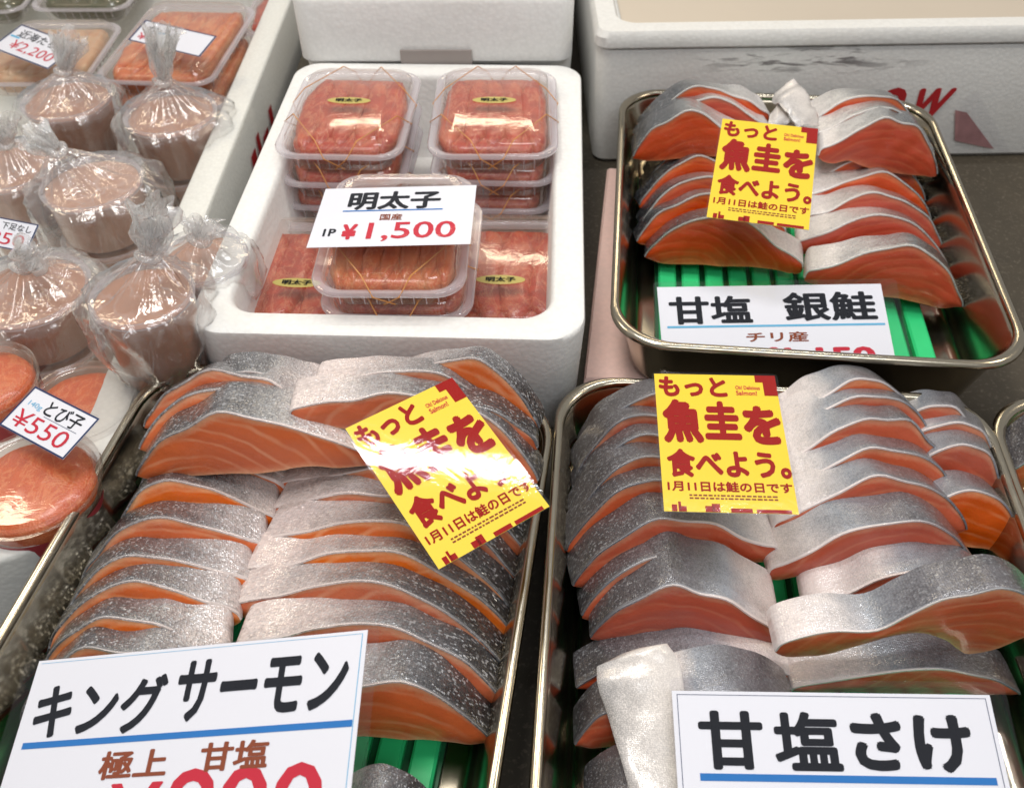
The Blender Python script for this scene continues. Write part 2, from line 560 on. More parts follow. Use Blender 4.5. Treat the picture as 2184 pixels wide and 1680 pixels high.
def sheet(w, h, r, z, t, bend=0.0):
    mb = MB()
    n = 4
    def bz(p):
        return (p[0], p[1], p[2] + bend * ((p[0] / (w / 2)) ** 2))
    top = mb.ring([bz(p) for p in rr(w, h, r, z + t, n)])
    bot = mb.ring([bz(p) for p in rr(w, h, r, z, n)])
    mb.bridge(bot, top)
    mb.cap(top); mb.cap(bot, True)
    return mb


def card(name, corners, zs, label, margin, paper, lam=LAMINATE, cat='price card', group=None, fit=False):
    """laminated card; returns (root, writer) where writer takes fractions of the paper, v down"""
    m, w, h = card_frame(corners, zs, fit)
    root = thing(name, (0, 0, 0), label, cat, group)
    root.matrix_world = m
    ml, mr, mt, mb_ = margin
    x0, x1, y0, y1 = -w / 2 + ml, w / 2 - mr, -h / 2 + mb_, h / 2 - mt
    mb = MB()
    mb.box((x0, y0, -.0003), (x1, y1, 0))
    mb.build('paper', paper, root, 0)
    sheet(w, h, .003, .0005, .0003).build('laminate', lam, root, 30)

    def put(s, u0, u1, v0, v1, mat, bold=.02, slant=0.0):
        return letters(root, s, x0 + u0 * (x1 - x0), x0 + u1 * (x1 - x0), y1 - v1 * (y1 - y0), y1 - v0 * (y1 - y0), .00022, mat, bold, slant=slant)

    def bar(u0, u1, v0, v1, mat, name='printed_line'):
        return strip(root, x0 + u0 * (x1 - x0), x0 + u1 * (x1 - x0), y1 - v1 * (y1 - y0), y1 - v0 * (y1 - y0), .00018, mat, name)
    return root, put, bar


# ------------------------------------------------------------------ the counter
mb = MB()
mb.box((-3, -2, -.26), (3, 5, -.2))
tag(mb.build('lower_counter', COUNTER), kind='structure')
mb = MB()
mb.box((-.250, -.4, -.04), (1.8, 2.2, -.012))
tag(mb.build('counter', COUNTER), kind='structure')


# ------------------------------------------------------------------ trays
def make_tray(name, cx, cy, rz, rim, label, slats=True):
    TW, TL, D = .284, .363, .062
    root = thing(name, (cx, cy, rim - D), label, 'metal tray', 'stainless steel trays of salmon', rz)
    mb = MB()
    secs = []
    for k in range(7):                                            # outer bottom bend
        a = math.pi / 2 * k / 6
        secs.append((TW - .030 - .016 * (1 - math.sin(a)), TL - .030 - .016 * (1 - math.sin(a)), .034, .008 * (1 - math.cos(a))))
    secs.append((TW - .008, TL - .008, .040, D - .007))
    for k in range(13):                                           # rolled rim
        a = -math.pi * .55 + math.pi * 1.75 * k / 12
        secs.append((TW + .0068 * math.cos(a), TL + .0068 * math.cos(a), .042, D - .0034 + .0034 * math.sin(a)))
    secs.append((TW - .0095, TL - .0095, .039, D - .0075))
    for k in range(7):
        a = math.pi / 2 * (1 - k / 6)
        secs.append((TW - .0325 - .018 * (1 - math.sin(a)), TL - .0325 - .018 * (1 - math.sin(a)), .032, .0015 + .009 * (1 - math.cos(a))))
    loft(mb, secs, n=10)
    mb.build('tray_shell', STEEL, root, 60)
    # ribbed drain mat
    g = MB()
    pitch, n = .0195, 11
    ln = TL - .075
    x0 = -pitch * n / 2
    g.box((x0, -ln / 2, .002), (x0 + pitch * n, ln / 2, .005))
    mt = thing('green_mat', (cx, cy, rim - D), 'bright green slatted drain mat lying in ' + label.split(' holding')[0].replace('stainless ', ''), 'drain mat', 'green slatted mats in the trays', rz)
    g.build('mat_base', GREEN_GAP_SHADE, mt, 0)
    for k in range(n):
        s = MB()
        xa, xb = x0 + k * pitch + .0024, x0 + (k + 1) * pitch - .0024
        pr = [(xa, .005), (xa, .0095), (xa + .0015, .011), (xb - .0015, .011), (xb, .0095), (xb, .005)]
        a = s.ring([(x, -ln / 2, z) for x, z in pr])
        b = s.ring([(x, ln / 2, z) for x, z in pr])
        s.bridge(a, b); s.cap(a); s.cap(b, True)
        s.build('slat', GREEN, mt, 30)
    return root


H_ = .46
make_tray('metal_tray', .507 * H_, 1.412 * H_, -.112, .070, 'raised stainless tray on pink foam, holding deep red salmon slices')
make_tray('metal_tray', .347 * H_, .596 * H_, -.094, .052, 'low right stainless tray, holding grey-skinned salmon slices')
make_tray('metal_tray', -.304 * H_, .629 * H_, -.155, .052, 'low left stainless tray, holding scaly king salmon slices')
c4 = P(2098, 842, .052)
a4 = -.094
make_tray('metal_tray', c4.x + .143 * math.cos(a4) + .182 * math.sin(a4), c4.y + .143 * math.sin(a4) - .182 * math.cos(a4), a4, .052,
          'stainless tray cut by the right photo edge, holding one grey slice')

# ------------------------------------------------------------------ foam boxes
def foam_box(mb, w, l, h, wall, r=.02, floor=.02, chip=0.0, seed=0):
    rim = .004
    secs = [(w - .012, l - .012, r, 0), (w - .010, l - .010, r, .003), (w, l, r + .004, h - rim), (w - .0015, l - .0015, r + .004, h - .001), (w - .006, l - .006, r, h),
            (w - 2 * wall + .006, l - 2 * wall + .006, r, h), (w - 2 * wall + .001, l - 2 * wall + .001, r, h - .002), (w - 2 * wall - .002, l - 2 * wall - .002, r, h - .006),
            (w - 2 * wall - .014, l - 2 * wall - .014, r * .9, floor + .008), (w - 2 * wall - .028, l - 2 * wall - .028, r * .8, floor)]

    def mod(p, k, i):
        if not chip:
            return p
        q = noise.noise(Vector((p[0] * 60 + seed, p[1] * 60, k * .7)))
        q2 = noise.noise(Vector((p[0] * 200 + seed, p[1] * 200, k)))
        d = chip * (q + .6 * q2)
        return (p[0] + d * .5, p[1] + d * .5, p[2] + (d * .6 if 2 < k < 8 else 0))
    loft(mb, secs, n=12, mod=mod)


def dense(mb_):
    return mb_


# roe box
RB = thing('foam_box', (-.168 * H_, 1.47 * H_, -.012), 'clean white open foam box holding packs of red roe', 'foam box', None, -.055)
mb = MB()
foam_box(mb, .604 * H_, .866 * H_, .096, .024, .022, .014)
mb.build('box_body', FOAM, RB)

# the big box at the left with bagged cups
mb = MB()
foam_box(mb, .62, .93, .24, .028, .055, .10, .0022, 3)
LB = tag(mb.build('foam_box', FOAM_OLD, None, 40, (-.264 - .31, .33 + .465, -.2)), 'large worn foam box with chipped rim at the left, full of bagged cups and tubs', 'foam box')
LB.rotation_euler.z = -.012
for k, (y0, y1, z0, z1) in enumerate(((.055, .075, .13, .2), (.085, .098, .12, .205), (.11, .135, .15, .19), (.15, .165, .12, .2))):
    mb = MB()
    mb.cap(mb.ring([(.3108, y0, z0), (.3108, y1, z0), (.3108, y1, z1), (.3108, y0, z1)]))
    mb.build('red_mark', PRINT_RED, LB, 0)

# box with a lid behind the roe box
BK = thing('foam_box', (-.064, 1.075, -.026), 'white foam box with closed lid standing behind the box of roe packs', 'foam box', None, -.03)
mb = MB()
foam_box(mb, .27, .36, .105, .024, .02, .014)
mb.build('box_body', FOAM, BK)
mb = MB()
loft(mb, [(.262, .385, .014, .1065), (.268, .391, .016, .110), (.269, .392, .017, .166), (.265, .388, .015, .170), (.20, .32, .015, .170)], n=10)
LID = mb.build('lid', FOAM, BK)
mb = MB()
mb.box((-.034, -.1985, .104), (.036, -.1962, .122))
mb.build('lid_notch_shade', mat_plain('shaded_recess', (.34, .30, .28), .6), LID, 0)  # flat plate on the lid, the notch's shade painted as dull brown

# big chest at the right back
q0 = P(1263, 363, -.012)
CHX, CHY = q0.x, .845
CH = thing('foam_chest', (CHX + .40, CHY + .26, -.012), 'big grey-white foam chest with a lid and red lettering behind the raised tray', 'foam chest')
mb = MB()
loft(mb, [(.79, .51, .012, 0), (.797, .517, .014, .004), (.80, .52, .016, .117), (.797, .517, .014, .120)], n=8)
mb.build('chest_body', FOAM_GREY, CH)
mb = MB()
loft(mb, [(.800, .520, .012, .1215), (.805, .525, .014, .124), (.805, .525, .014, .133), (.797, .517, .012, .138), (.762, .482, .02, .138), (.757, .477, .02, .135), (.752, .472, .02, .127)], n=8)
lid = mb.build('lid', FOAM_GREY, CH)
mb = MB()
mb.cap(mb.ring(rr(.748, .468,   .02, .1285)))
mb.build('lid_recess_sheet', mat_plain('tan_recess_shade', (.52, .45, .36), .35, var=.12, scale=7), lid, 0)  # added tan sheet: shade of the white foam recess put into its colour
e = bpy.data.objects.new('lettering', None)
def on_chest(px, py):
    d = ray(px, py)
    t = (CHY - .0005) / d.y
    p = CAM + d * t
    return p.x - (CHX + .40), p.z + .012
xa, za = on_chest(1840, 252)
xb, zb_ = on_chest(1905, 187)
for s, p0, p1 in (('O', (1850, 252), (1930, 187)), ('W', (1926, 254), (2026, 188))):
    xa, za = on_chest(*p0); xb, zb_ = on_chest(*p1)
    o = letters(CH, s, xa, xb, za, zb_, 0, PRINT_RED, .05, slant=.25)
    o.rotation_euler = (math.pi / 2, 0, 0)
    o.location = (0, -.2605, 0)
STK = [on_chest(*p) for p in ((2050, 212), (2085, 195), (2155, 325), (2040, 300))]
mb = MB()
mb.cap(mb.ring([(x, -.2612, z) for x, z in reversed(STK)]))
st = mb.build('torn_sticker', LAMINATE_WAVY, CH, 0)
mb = MB()
mb.cap(mb.ring([(x, -.2608, z) for x, z in reversed([on_chest(*p) for p in ((2037, 235), (2062, 240), (2120, 318), (2036, 300))])]))
mb.build('sticker_print', mat_plain('faded_red_print', (.50, .26, .26), .5, var=.5, scale=90), st, 0)

# pink foam slab under the raised tray
mb = MB()
pa, pb, pc, pd = P(1245, 812, .006), P(1295, 360, .006), P(2040, 380, .006), P(2030, 812, .006)
mid = [pa, pd, pc, pb]
a = mb.ring([(p.x, p.y, -.012) for p in mid])
b = mb.ring([(p.x, p.y, .0045) for p in mid])
c_ = mb.ring([(p.x + (.002 if i in (0, 3) else -.002), p.y + (.002 if i < 2 else -.002), .0075) for i, p in enumerate(mid)])
mb.bridge(a, b); mb.bridge(b, c_); mb.cap(c_); mb.cap(a, True)
tag(mb.build('foam_slab', FOAM_PINK, None, 20), 'flat pink foam slab lying under the raised tray', 'foam slab')

# ------------------------------------------------------------------ salmon slices
def spline(pts, n):
    pts = [Vector((p[0], p[1])) for p in pts]
    ext = [pts[0] * 2 - pts[1]] + pts + [pts[-1] * 2 - pts[-2]]
    seg = len(pts) - 1
    out = []
    for i in range(n + 1):
        t = i / n * seg
        k = min(int(t), seg - 1)
        f = t - k
        p0, p1, p2, p3 = ext[k:k + 4]
        out.append(.5 * ((2 * p1) + (p2 - p0) * f + (2 * p0 - 5 * p1 + 4 * p2 - p3) * f * f + (3 * p1 - p0 - 3 * p2 + p3) * f ** 3))
    return out


TOP = [(0, .06), (.015, .16), (.06, .34), (.14, .60), (.26, .86), (.40, 1.0), (.54, .97), (.68, .80), (.81, .57), (.92, .40), (.985, .30), (1.0, .18)]
BOT = [(0, .02), (.04, -.02), (.12, -.03), (.25, .0), (.38, .02), (.5, .03), (.62, .07), (.74, .10), (.85, .08), (.94, .06), (.99, .10), (1.0, .16)]
FLAT_TOP = [(0, .10), (.02, .3), (.08, .55), (.18, .8), (.3, .96), (.45, 1.0), (.6, .93), (.74, .78), (.86, .62), (.95, .5), (.99, .4), (1.0, .28)]
S_TOP = [(0, .50), (.01, .62), (.12, .90), (.24, 1.0), (.34, .97), (.44, .82), (.53, .62), (.63, .44), (.78, .40), (.9, .34), (.98, .24), (1.0, .12)]
S_BOT = [(0, .46), (.04, .28), (.14, .12), (.22, .02), (.28, .10), (.34, .26), (.44, .34), (.55, .30), (.69, .16), (.82, .0), (.95, .0), (1.0, .08)]


def slice_(pL, pR, zL, zR, H, L, tilt, side, flesh, skin, label, group, top=TOP, bot=BOT, lean=None, seed=0, white=0.0):
    r = random.Random(seed * 13 + 5)
    A = P(pL[0] + r.uniform(-6, 6), pL[1] + r.uniform(-5, 5), zL + r.uniform(-.0015, .0025))
    B = P(pR[0] + r.uniform(-6, 6), pR[1] + r.uniform(-5, 5), zR + r.uniform(-.0015, .0025))
    ax = B - A
    Wd = ax.length
    ax.normalize()
    back = Vector((-ax.y, ax.x, 0)).normalized()
    t = math.radians(tilt)
    l = math.radians(tilt if lean is None else lean)
    fup = Vector((0, 0, 1)) * math.cos(l) + back * math.sin(l)
    ext = back * math.cos(t) - Vector((0, 0, 1)) * math.sin(t)
    NU, NV, NS = 44, 7, 6
    tj = [(u, v * (1 + r.uniform(-.07, .07))) for u, v in top]
    bj = [(u, v + r.uniform(-.025, .025)) for u, v in bot]
    T, Bm = spline(tj, NU), spline(bj, NU)
    root = thing('salmon_slice', (A + B) / 2, label, 'salmon slice', group)
    org = root.location

    def pos(u, v, s, out=0.0):
        if side == 'r':
            u = 1 - u
        ripple = .0016 * noise.noise(Vector((u * 6 + seed, .5, seed)))
        k = 1 - .06 * s
        ub = 1 - u if side == 'r' else u                          # 0 back .. 1 belly
        e = min(1, max(0, (ub - .50) / .42))
        tt = t * (1 - e * e * (3 - 2 * e) * 1.25)
        ex = back * math.cos(tt) - Vector((0, 0, 1)) * math.sin(tt)
        q = A + ax * (u * Wd) + fup * (v * H * k + ripple * (1 if v > .05 else 0) + out) + ex * (s * L)
        return q - org
    # flesh: front face grid, back face grid, underside, all closed
    fm = MB()
    rel = []
    grids = []
    for s, sg in ((0, 1), (1, -1)):
        g = []
        for j in range(NV + 1):
            f = j / NV
            row = []
            for i in range(NU + 1):
                u = T[i].x + (Bm[i].x - T[i].x) * (1 - f)
                v = Bm[i].y + (T[i].y - Bm[i].y) * f
                bulge = .0016 * math.sin(math.pi * min(1, max(0, f))) * min(1, 6 * min(i / NU, 1 - i / NU))
                bulge += .0009 * noise.noise(Vector((u * 9 + seed, v * 4, seed * .3)))
                p = pos(u, v, s) - ext * (bulge * sg)
                rel.append(f)
                row.append(fm.add(p, (u * Wd * 10 + (seed % 7) * .05, v * H * 10)))
            g.append(row)
        grids.append(g)
    for gi, g in enumerate(grids):
        for j in range(NV):
            for i in range(NU):
                q = (g[j][i], g[j][i + 1], g[j + 1][i + 1], g[j + 1][i])
                fm.f.append(q if (gi == 0) ^ (side == 'r') else tuple(reversed(q)))
    for (a_, b_), fl in (((grids[0][0], grids[1][0]), 0), ((grids[0][NV], grids[1][NV]), 1)):
        for i in range(NU):
            q = (a_[i], b_[i], b_[i + 1], a_[i + 1])
            fm.f.append(tuple(reversed(q)) if fl ^ (side == 'r') else q)
    for i in (0, NU):
        for j in range(NV):
            q = (grids[0][j][i], grids[1][j][i], grids[1][j + 1][i], grids[0][j + 1][i])
            fm.f.append(q if (i == NU) ^ (side == 'r') else tuple(reversed(q)))
    fo = fm.build('flesh', flesh, root, 55)
    fo.data.attributes.new('rel', 'FLOAT', 'POINT').data.foreach_set('value', rel)
    # skin: thin closed sheet over the top curve, tucked round both tips
    sm = MB()
    path = [(Bm[2].x * .6, Bm[2].y - .0)] if False else []
    cur = [(p.x, p.y) for p in T]
    rows_o, rows_i = [], []
    for k in range(NS + 1):
        s = (-.035, .012, .18, .36, .55, .78, 1.015)[k]
        ro, ri = [], []
        for i, (u, v) in enumerate(cur):
            a0, a1 = cur[max(0, i - 1)], cur[min(NU, i + 1)]
            tx, ty = (a1[0] - a0[0]) * Wd, (a1[1] - a0[1]) * H
            ll = math.hypot(tx, ty) or 1
            nx, ny = -ty / ll, tx / ll
            th = .0011 if 0 < k < NS else .0006
            uv = (u + white + (.5 if k == 0 else 0), s * L + seed * .37)
            sgn = -1 if side == 'r' else 1
            base = pos(u, v, s)
            off = ax * (nx * sgn) + fup * ny
            ro.append(sm.add(base + off * th, uv))
            ri.append(sm.add(base - off * .0004, uv))
        rows_o.append(ro); rows_i.append(ri)
    fl = side == 'r'
    for k in range(NS):
        for i in range(NU):
            q = (rows_o[k][i], rows_o[k][i + 1], rows_o[k + 1][i + 1], rows_o[k + 1][i])
            sm.f.append(tuple(reversed(q)) if fl else q)
            q = (rows_i[k][i], rows_i[k + 1][i], rows_i[k + 1][i + 1], rows_i[k][i + 1])
            sm.f.append(tuple(reversed(q)) if fl else q)
    for k in (0, NS):
        for i in range(NU):
            sm.f.append((rows_o[k][i], rows_i[k][i], rows_i[k][i + 1], rows_o[k][i + 1]))
    for i in (0, NU):
        for k in range(NS):
            sm.f.append((rows_o[k][i], rows_o[k + 1][i], rows_i[k + 1][i], rows_i[k][i]))
    sm.build('skin', skin, root, 50)
    return root


ORD = ['front', 'second', 'third', 'fourth', 'fifth', 'sixth', 'seventh', 'eighth', 'ninth']
SEED = [0]


def row(items, side, flesh, skin, where, group, H, L, tilt, zb, top=TOP, look='', front_look='', w=0.0):
    """items run from the back to the front: (pL, pR [, overrides])"""
    n = len(items)
    for i, it in enumerate(items):
        d = it[2] if len(it) > 2 else {}
        k = n - 1 - i
        SEED[0] += 1
        z = d.get('z', zb)
        zl, zr = z if isinstance(z, tuple) else (z, z)
        lab = d.get('label') or (('front slice' if k == 0 else (ORD[k] + ' slice from the front')) + ', ' + where + ', ' + (front_look if k == 0 and front_look else look))
        slice_(it[0], it[1], zl, zr, d.get('H', H), d.get('L', L), d.get('t', tilt), d.get('side', side), flesh, d.get('skin', skin), lab, group,
               d.get('top', top), d.get('bot', BOT), d.get('lean'), SEED[0], d.get('w', w))


# king salmon tray (left)
GK = 'king salmon slices in the left tray'
row([((310, 1062), (620, 1040), dict(L=.05, t=8)), ((292, 1092), (612, 1075)), ((240, 1170), (600, 1140)), ((180, 1265), (575, 1195)), ((135, 1345), (550, 1270)), ((106, 1404), (520, 1345)), ((80, 1470), (500, 1415)), ((52, 1545), (490, 1490))],
    'l', FL_KING, SK_KING, 'lower left king salmon row', GK, .044, .0245, 21, .022, look='dark scaly skin', w=-.22)
row([((595, 1060), (1118, 1195)), ((580, 1110), (1106, 1250)), ((560, 1180), (1094, 1306)), ((525, 1250), (1088, 1358)), ((495, 1322), (1074, 1432)), ((505, 1415), (1066, 1506)),
     ((600, 1570), (1050, 1580), dict(L=.03, t=14, H=.045)), ((680, 1850), (930, 1860), dict(t=10, L=.03, z=.016))],
    'r', FL_KING, SK_KING, 'lower right king salmon row', GK, .044, .0255, 20, .022, look='pale belly at its left end', front_look='cut by the bottom of the photo')
row([((425, 888), (700, 875), dict(H=.034, t=10, L=.026)), ((314, 912), (720, 925), dict(t=24, L=.022)), ((296, 968), (740, 960), dict(t=24, L=.022)), ((290, 1018), (800, 1005), dict(H=.046, L=.034, t=10))],
    'l', FL_KING, SK_KING, 'upper left king salmon pile', GK, .042, .024, 20, .058, w=-.12, look='dark glittering skin', front_look='its broad orange cut face with pale fat lines')
row([((800, 868), (1147, 915), dict(t=14, L=.020, H=.046, z=.062)), ((668, 845), (1110, 925), dict(t=14, L=.02, H=.032, z=(.078, .06))), ((628, 914), (1146, 965), dict(t=14, L=.024, H=.034, z=(.082, .062), top=FLAT_TOP)), ((800, 985), (1150, 1030), dict(t=22))],
    'r', FL_KING, SK_KING, 'upper right king salmon pile', GK, .042, .024, 20, .058, look='lying behind the tilted yellow card', front_look='under the tilted yellow card')

# pinkish salmon tray (right)
GP = 'salmon slices in the right tray'
row([((1244, 978), (1540, 950)), ((1236, 1016), (1550, 985)), ((1228, 1066), (1560, 1030)), ((1221, 1122), (1570, 1080)), ((1214, 1184), (1590, 1130)), ((1224, 1258), (1650, 1200), dict(L=.03, t=14, H=.044))],
    'l', FL_PINK, SK_PINK, 'back left row, right tray', GP, .044, .025, 18, .028, w=-.18, look='purplish grey skin', front_look='broad face beside the tray wall')
row([((1238, 1318), (1600, 1300), dict(t=18)), ((1258, 1362), (1660, 1380), dict(L=.040, t=4, H=.045, lean=12)), ((1232, 1468), (1690, 1462), dict(t=12, z=.014, H=.027)),
     ((1228, 1590), (1560, 1600), dict(z=.016, H=.038, t=15)), ((1250, 1745), (1520, 1770), dict(z=.018, t=14, L=.03, H=.026))],
    'l', FL_PINK, SK_PINK, 'loose front left row, right tray', GP, .040, .024, 12, .022, look='grey skin fading to white', front_look='dark back skin cut by the bottom edge')
row([((1860, 950), (2092, 1005)), ((1875, 985), (2119, 1040)), ((1890, 1040), (2139, 1098)), ((1900, 1160), (2174, 1166), dict(t=18))],
    'r', FL_PINK, SK_PINK, 'outer right row, right tray', GP, .042, .026, 17, .022, look='half under the taller row', front_look='orange tip touching the tray wall')
row([((1670, 935), (1955, 918)), ((1662, 972), (1988, 955)), ((1655, 1026), (2022, 1008)), ((1650, 1086), (2042, 1072)), ((1645, 1150), (2060, 1138)), ((1640, 1248), (2074, 1208), dict(L=.03, t=12, H=.044, z=(.026, .036)))],
    'r', FL_PINK, SK_PINK, 'tall back right row, right tray', GP, .043, .026, 19, .034, look='smooth grey arched skin', front_look='wide face with a thin left end')
row([((1714, 1318), (2155, 1335), dict(t=10, L=.028, H=.043, w=.12, label='white bellied slice tucked behind the wavy slice in the right tray')),
     ((1690, 1480), (2176, 1480), dict(t=6, L=.026, H=.024, z=.014, label='flat bluish-skinned slice under the wavy slice in the right tray')),
     ((1655, 1400), (2186, 1400), dict(t=3, L=.023, H=.062, z=.050, top=S_TOP, bot=S_BOT, w=.05, label='wavy slice with S-bent white belly, top at front right, right tray'))],
    'r', FL_PINK, SK_PINK, '', GP, .040, .024, 12, .022)
SEED[0] += 1
slice_((1300, 1570), (1700, 1545), .024, .020, .034, .030, 4, 'r', FL_PINK, SK_PINK, 'silvery slice with a long white belly hanging to the front, left of the large card', GP, seed=SEED[0], white=.16)

# deep red salmon tray (top right)
GR = 'salmon slices in the raised tray'
row([((1376, 385), (1640, 376)), ((1369, 415), (1640, 404)), ((1365, 447), (1650, 436)), ((1364, 482), (1660, 476)), ((1364, 518), (1670, 516)), ((1372, 556), (1704, 590), dict(t=12, L=.026, H=.044))],
    'l', FL_RED, SK_RED, 'lower left row, raised tray', GR, .042, .024, 17, .030, look='blue-grey back skin', front_look='full red face above the green mat')
row([((1712, 395), (1955, 398)), ((1712, 425), (1970, 432)), ((1706, 456), (1986, 474)), ((1700, 496), (2005, 534)), ((1694, 540), (2014, 574)), ((1712, 612), (2046, 658), dict(t=12, L=.03, H=.045))],
    'r', FL_RED, SK_RED, 'lower right row, raised tray', GR, .042, .027, 16, .030, look='silver skin and white belly', front_look='long red tip over the green mat')
row([((1380, 284), (1640, 262)), ((1364, 310), (1640, 296)), ((1350, 340), (1600, 345), dict(t=8, L=.034, H=.044))],
    'l', FL_RED, SK_RED, 'upper left pile, raised tray', GR, .040, .030, 12, .064, look='dark blue back skin', front_look='round red face left of the yellow card')
row([((1700, 292), (1962, 300)), ((1716, 316), (1984, 336)), ((1738, 350), (2002, 380), dict(t=8, L=.036, H=.046))],
    'r', FL_RED, SK_RED, 'upper right pile, raised tray', GR, .040, .030, 12, .064, look='dark skin tip at the right', front_look='round red face right of the yellow card')
SEED[0] += 1
slice_((2126, 1035), (2410, 1045), .03, .03, .042, .034, 8, 'l', FL_PINK, SK_PINK, 'grey-skinned slice in the tray cut by the right edge', None, seed=SEED[0])


def flap(pts, widths, thick, mat, label, name='belly_strip', seed=0):
    """a soft strip of white belly: cross-sections along pts (world), each with a half-width vector"""
    mb = MB()
    n, m = 26, 12
    P3 = [Vector(p) for p in pts]
    out = []
    def cr(vals, t):
        seg = len(vals) - 1
        k = min(int(t * seg), seg - 1)
        f = t * seg - k
        p1, p2 = vals[k], vals[k + 1]
        p0 = vals[k - 1] if k else p1 * 2 - p2
        p3 = vals[k + 2] if k + 2 <= seg else p2 * 2 - p1
        return .5 * ((2 * p1) + (p2 - p0) * f + (2 * p0 - 5 * p1 + 4 * p2 - p3) * f * f + (3 * p1 - p0 - 3 * p2 + p3) * f ** 3)
    Wv = [Vector(w) for w in widths]
    org = sum(P3, Vector()) / len(P3)
    for i in range(n + 1):
        t = i / n
        c, w = cr(P3, t), cr(Wv, t)
        c2 = cr(P3, min(1, t + .02)) - cr(P3, max(0, t - .02))
        up = c2.cross(w).normalized()
        if up.z < 0:
            up = -up
        e = min(1, math.sqrt(max(0, 1 - abs(2 * t - 1) ** 9)) + .35)
        ring = []
        for j in range(m):
            a = 2 * math.pi * j / m
            ca, sa = math.cos(a), math.sin(a)
            ca = math.copysign(abs(ca) ** .6, ca)
            q = c + w * ca * e + up * (thick * sa * e + .0035 * noise.noise(Vector((t * 5, ca * 1.6, seed))) + .001 * noise.noise(Vector((t * 16, ca * 4, seed))))
            ring.append(mb.add(q - org, (.62 + .3 * ca, t * .12 + seed)))
        out.append(ring)
    for a, b in zip(out, out[1:]):
        mb.bridge(a, b)
    mb.cap(out[0], True); mb.cap(out[-1])
    return tag(mb.build(name, mat, None, 60, org), label, 'fish belly', 'white belly strips')


flap([P(1345, 1388, .066), P(1362, 1440, .062), P(1382, 1530, .055), P(1405, 1640, .049), P(1430, 1760, .044)],
     [(.018, .004, .004), (.021, .003, .005), (.020, -.002, .003), (.018, -.003, .0), (.016, -.003, 0)], .0042, BELLY, 'long white belly strip hanging beside the large card in the right tray', seed=4)
flap([P(1668, 190, .100), P(1690, 210, .105), P(1712, 242, .100), P(1725, 275, .092)],
     [(.012, .010, .004), (.015, .010, 0), (.014, .010, -.004), (.012, .008, -.004)], .004, BELLY, 'crumpled white belly lump at the back of the raised tray', seed=9)
flap([P(1640, 262, .092), P(1675, 240, .098), P(1720, 236, .097)],
     [(.004, .012, 0), (.002, .015, .002), (-.002, .012, 0)], .004, BELLY, 'smaller white belly lump just above the yellow card in the raised tray', seed=12)

# ------------------------------------------------------------------ roe packs
def roe_lobes(mb, w, l, z0, z1, n, seed, along=True):
    r = random.Random(seed)
    h = z1 - z0
    loft(mb, [(w * .9, l * .9, .014, z0 - .001), (w, l, .016, z0 + h * .4), (w * .99, l * .99, .016, z0 + h * .62), (w * .9, l * .92, .014, z0 + h * .72)], n=6)
    for k in range(n):
        cx = -w / 2 + w * (k + .5) / n + r.uniform(-.002, .002)
        rad = w / n * .70
        rings = []
        m = 14
        len_ = l * r.uniform(.94, 1.0)
        for i in range(15):
            t = i / 14
            e = max(.08, (1 - abs(2 * t - 1) ** 3.5)) ** .6
            y = -len_ / 2 + len_ * t
            wob = r.uniform(-.0006, .0006) + .002 * math.sin(t * 5 + seed + k)
            hz = (z1 - z0) / 2
            ring = []
            for j in range(m):
                a = 2 * math.pi * j / m
                q = noise.noise(Vector((cx * 90 + math.cos(a), y * 70, math.sin(a) + seed)))
                rr_ = e * (1 + .26 * q)
                ring.append(mb.add((cx + wob + rad * rr_ * math.cos(a), y, z0 + hz + hz * min(.66, rr_ * 1.15 * math.sin(a)))))
            rings.append(ring)
        for a, b in zip(rings, rings[1:]):
            mb.bridge(b, a)
        mb.cap(rings[0]); mb.cap(rings[-1], True)


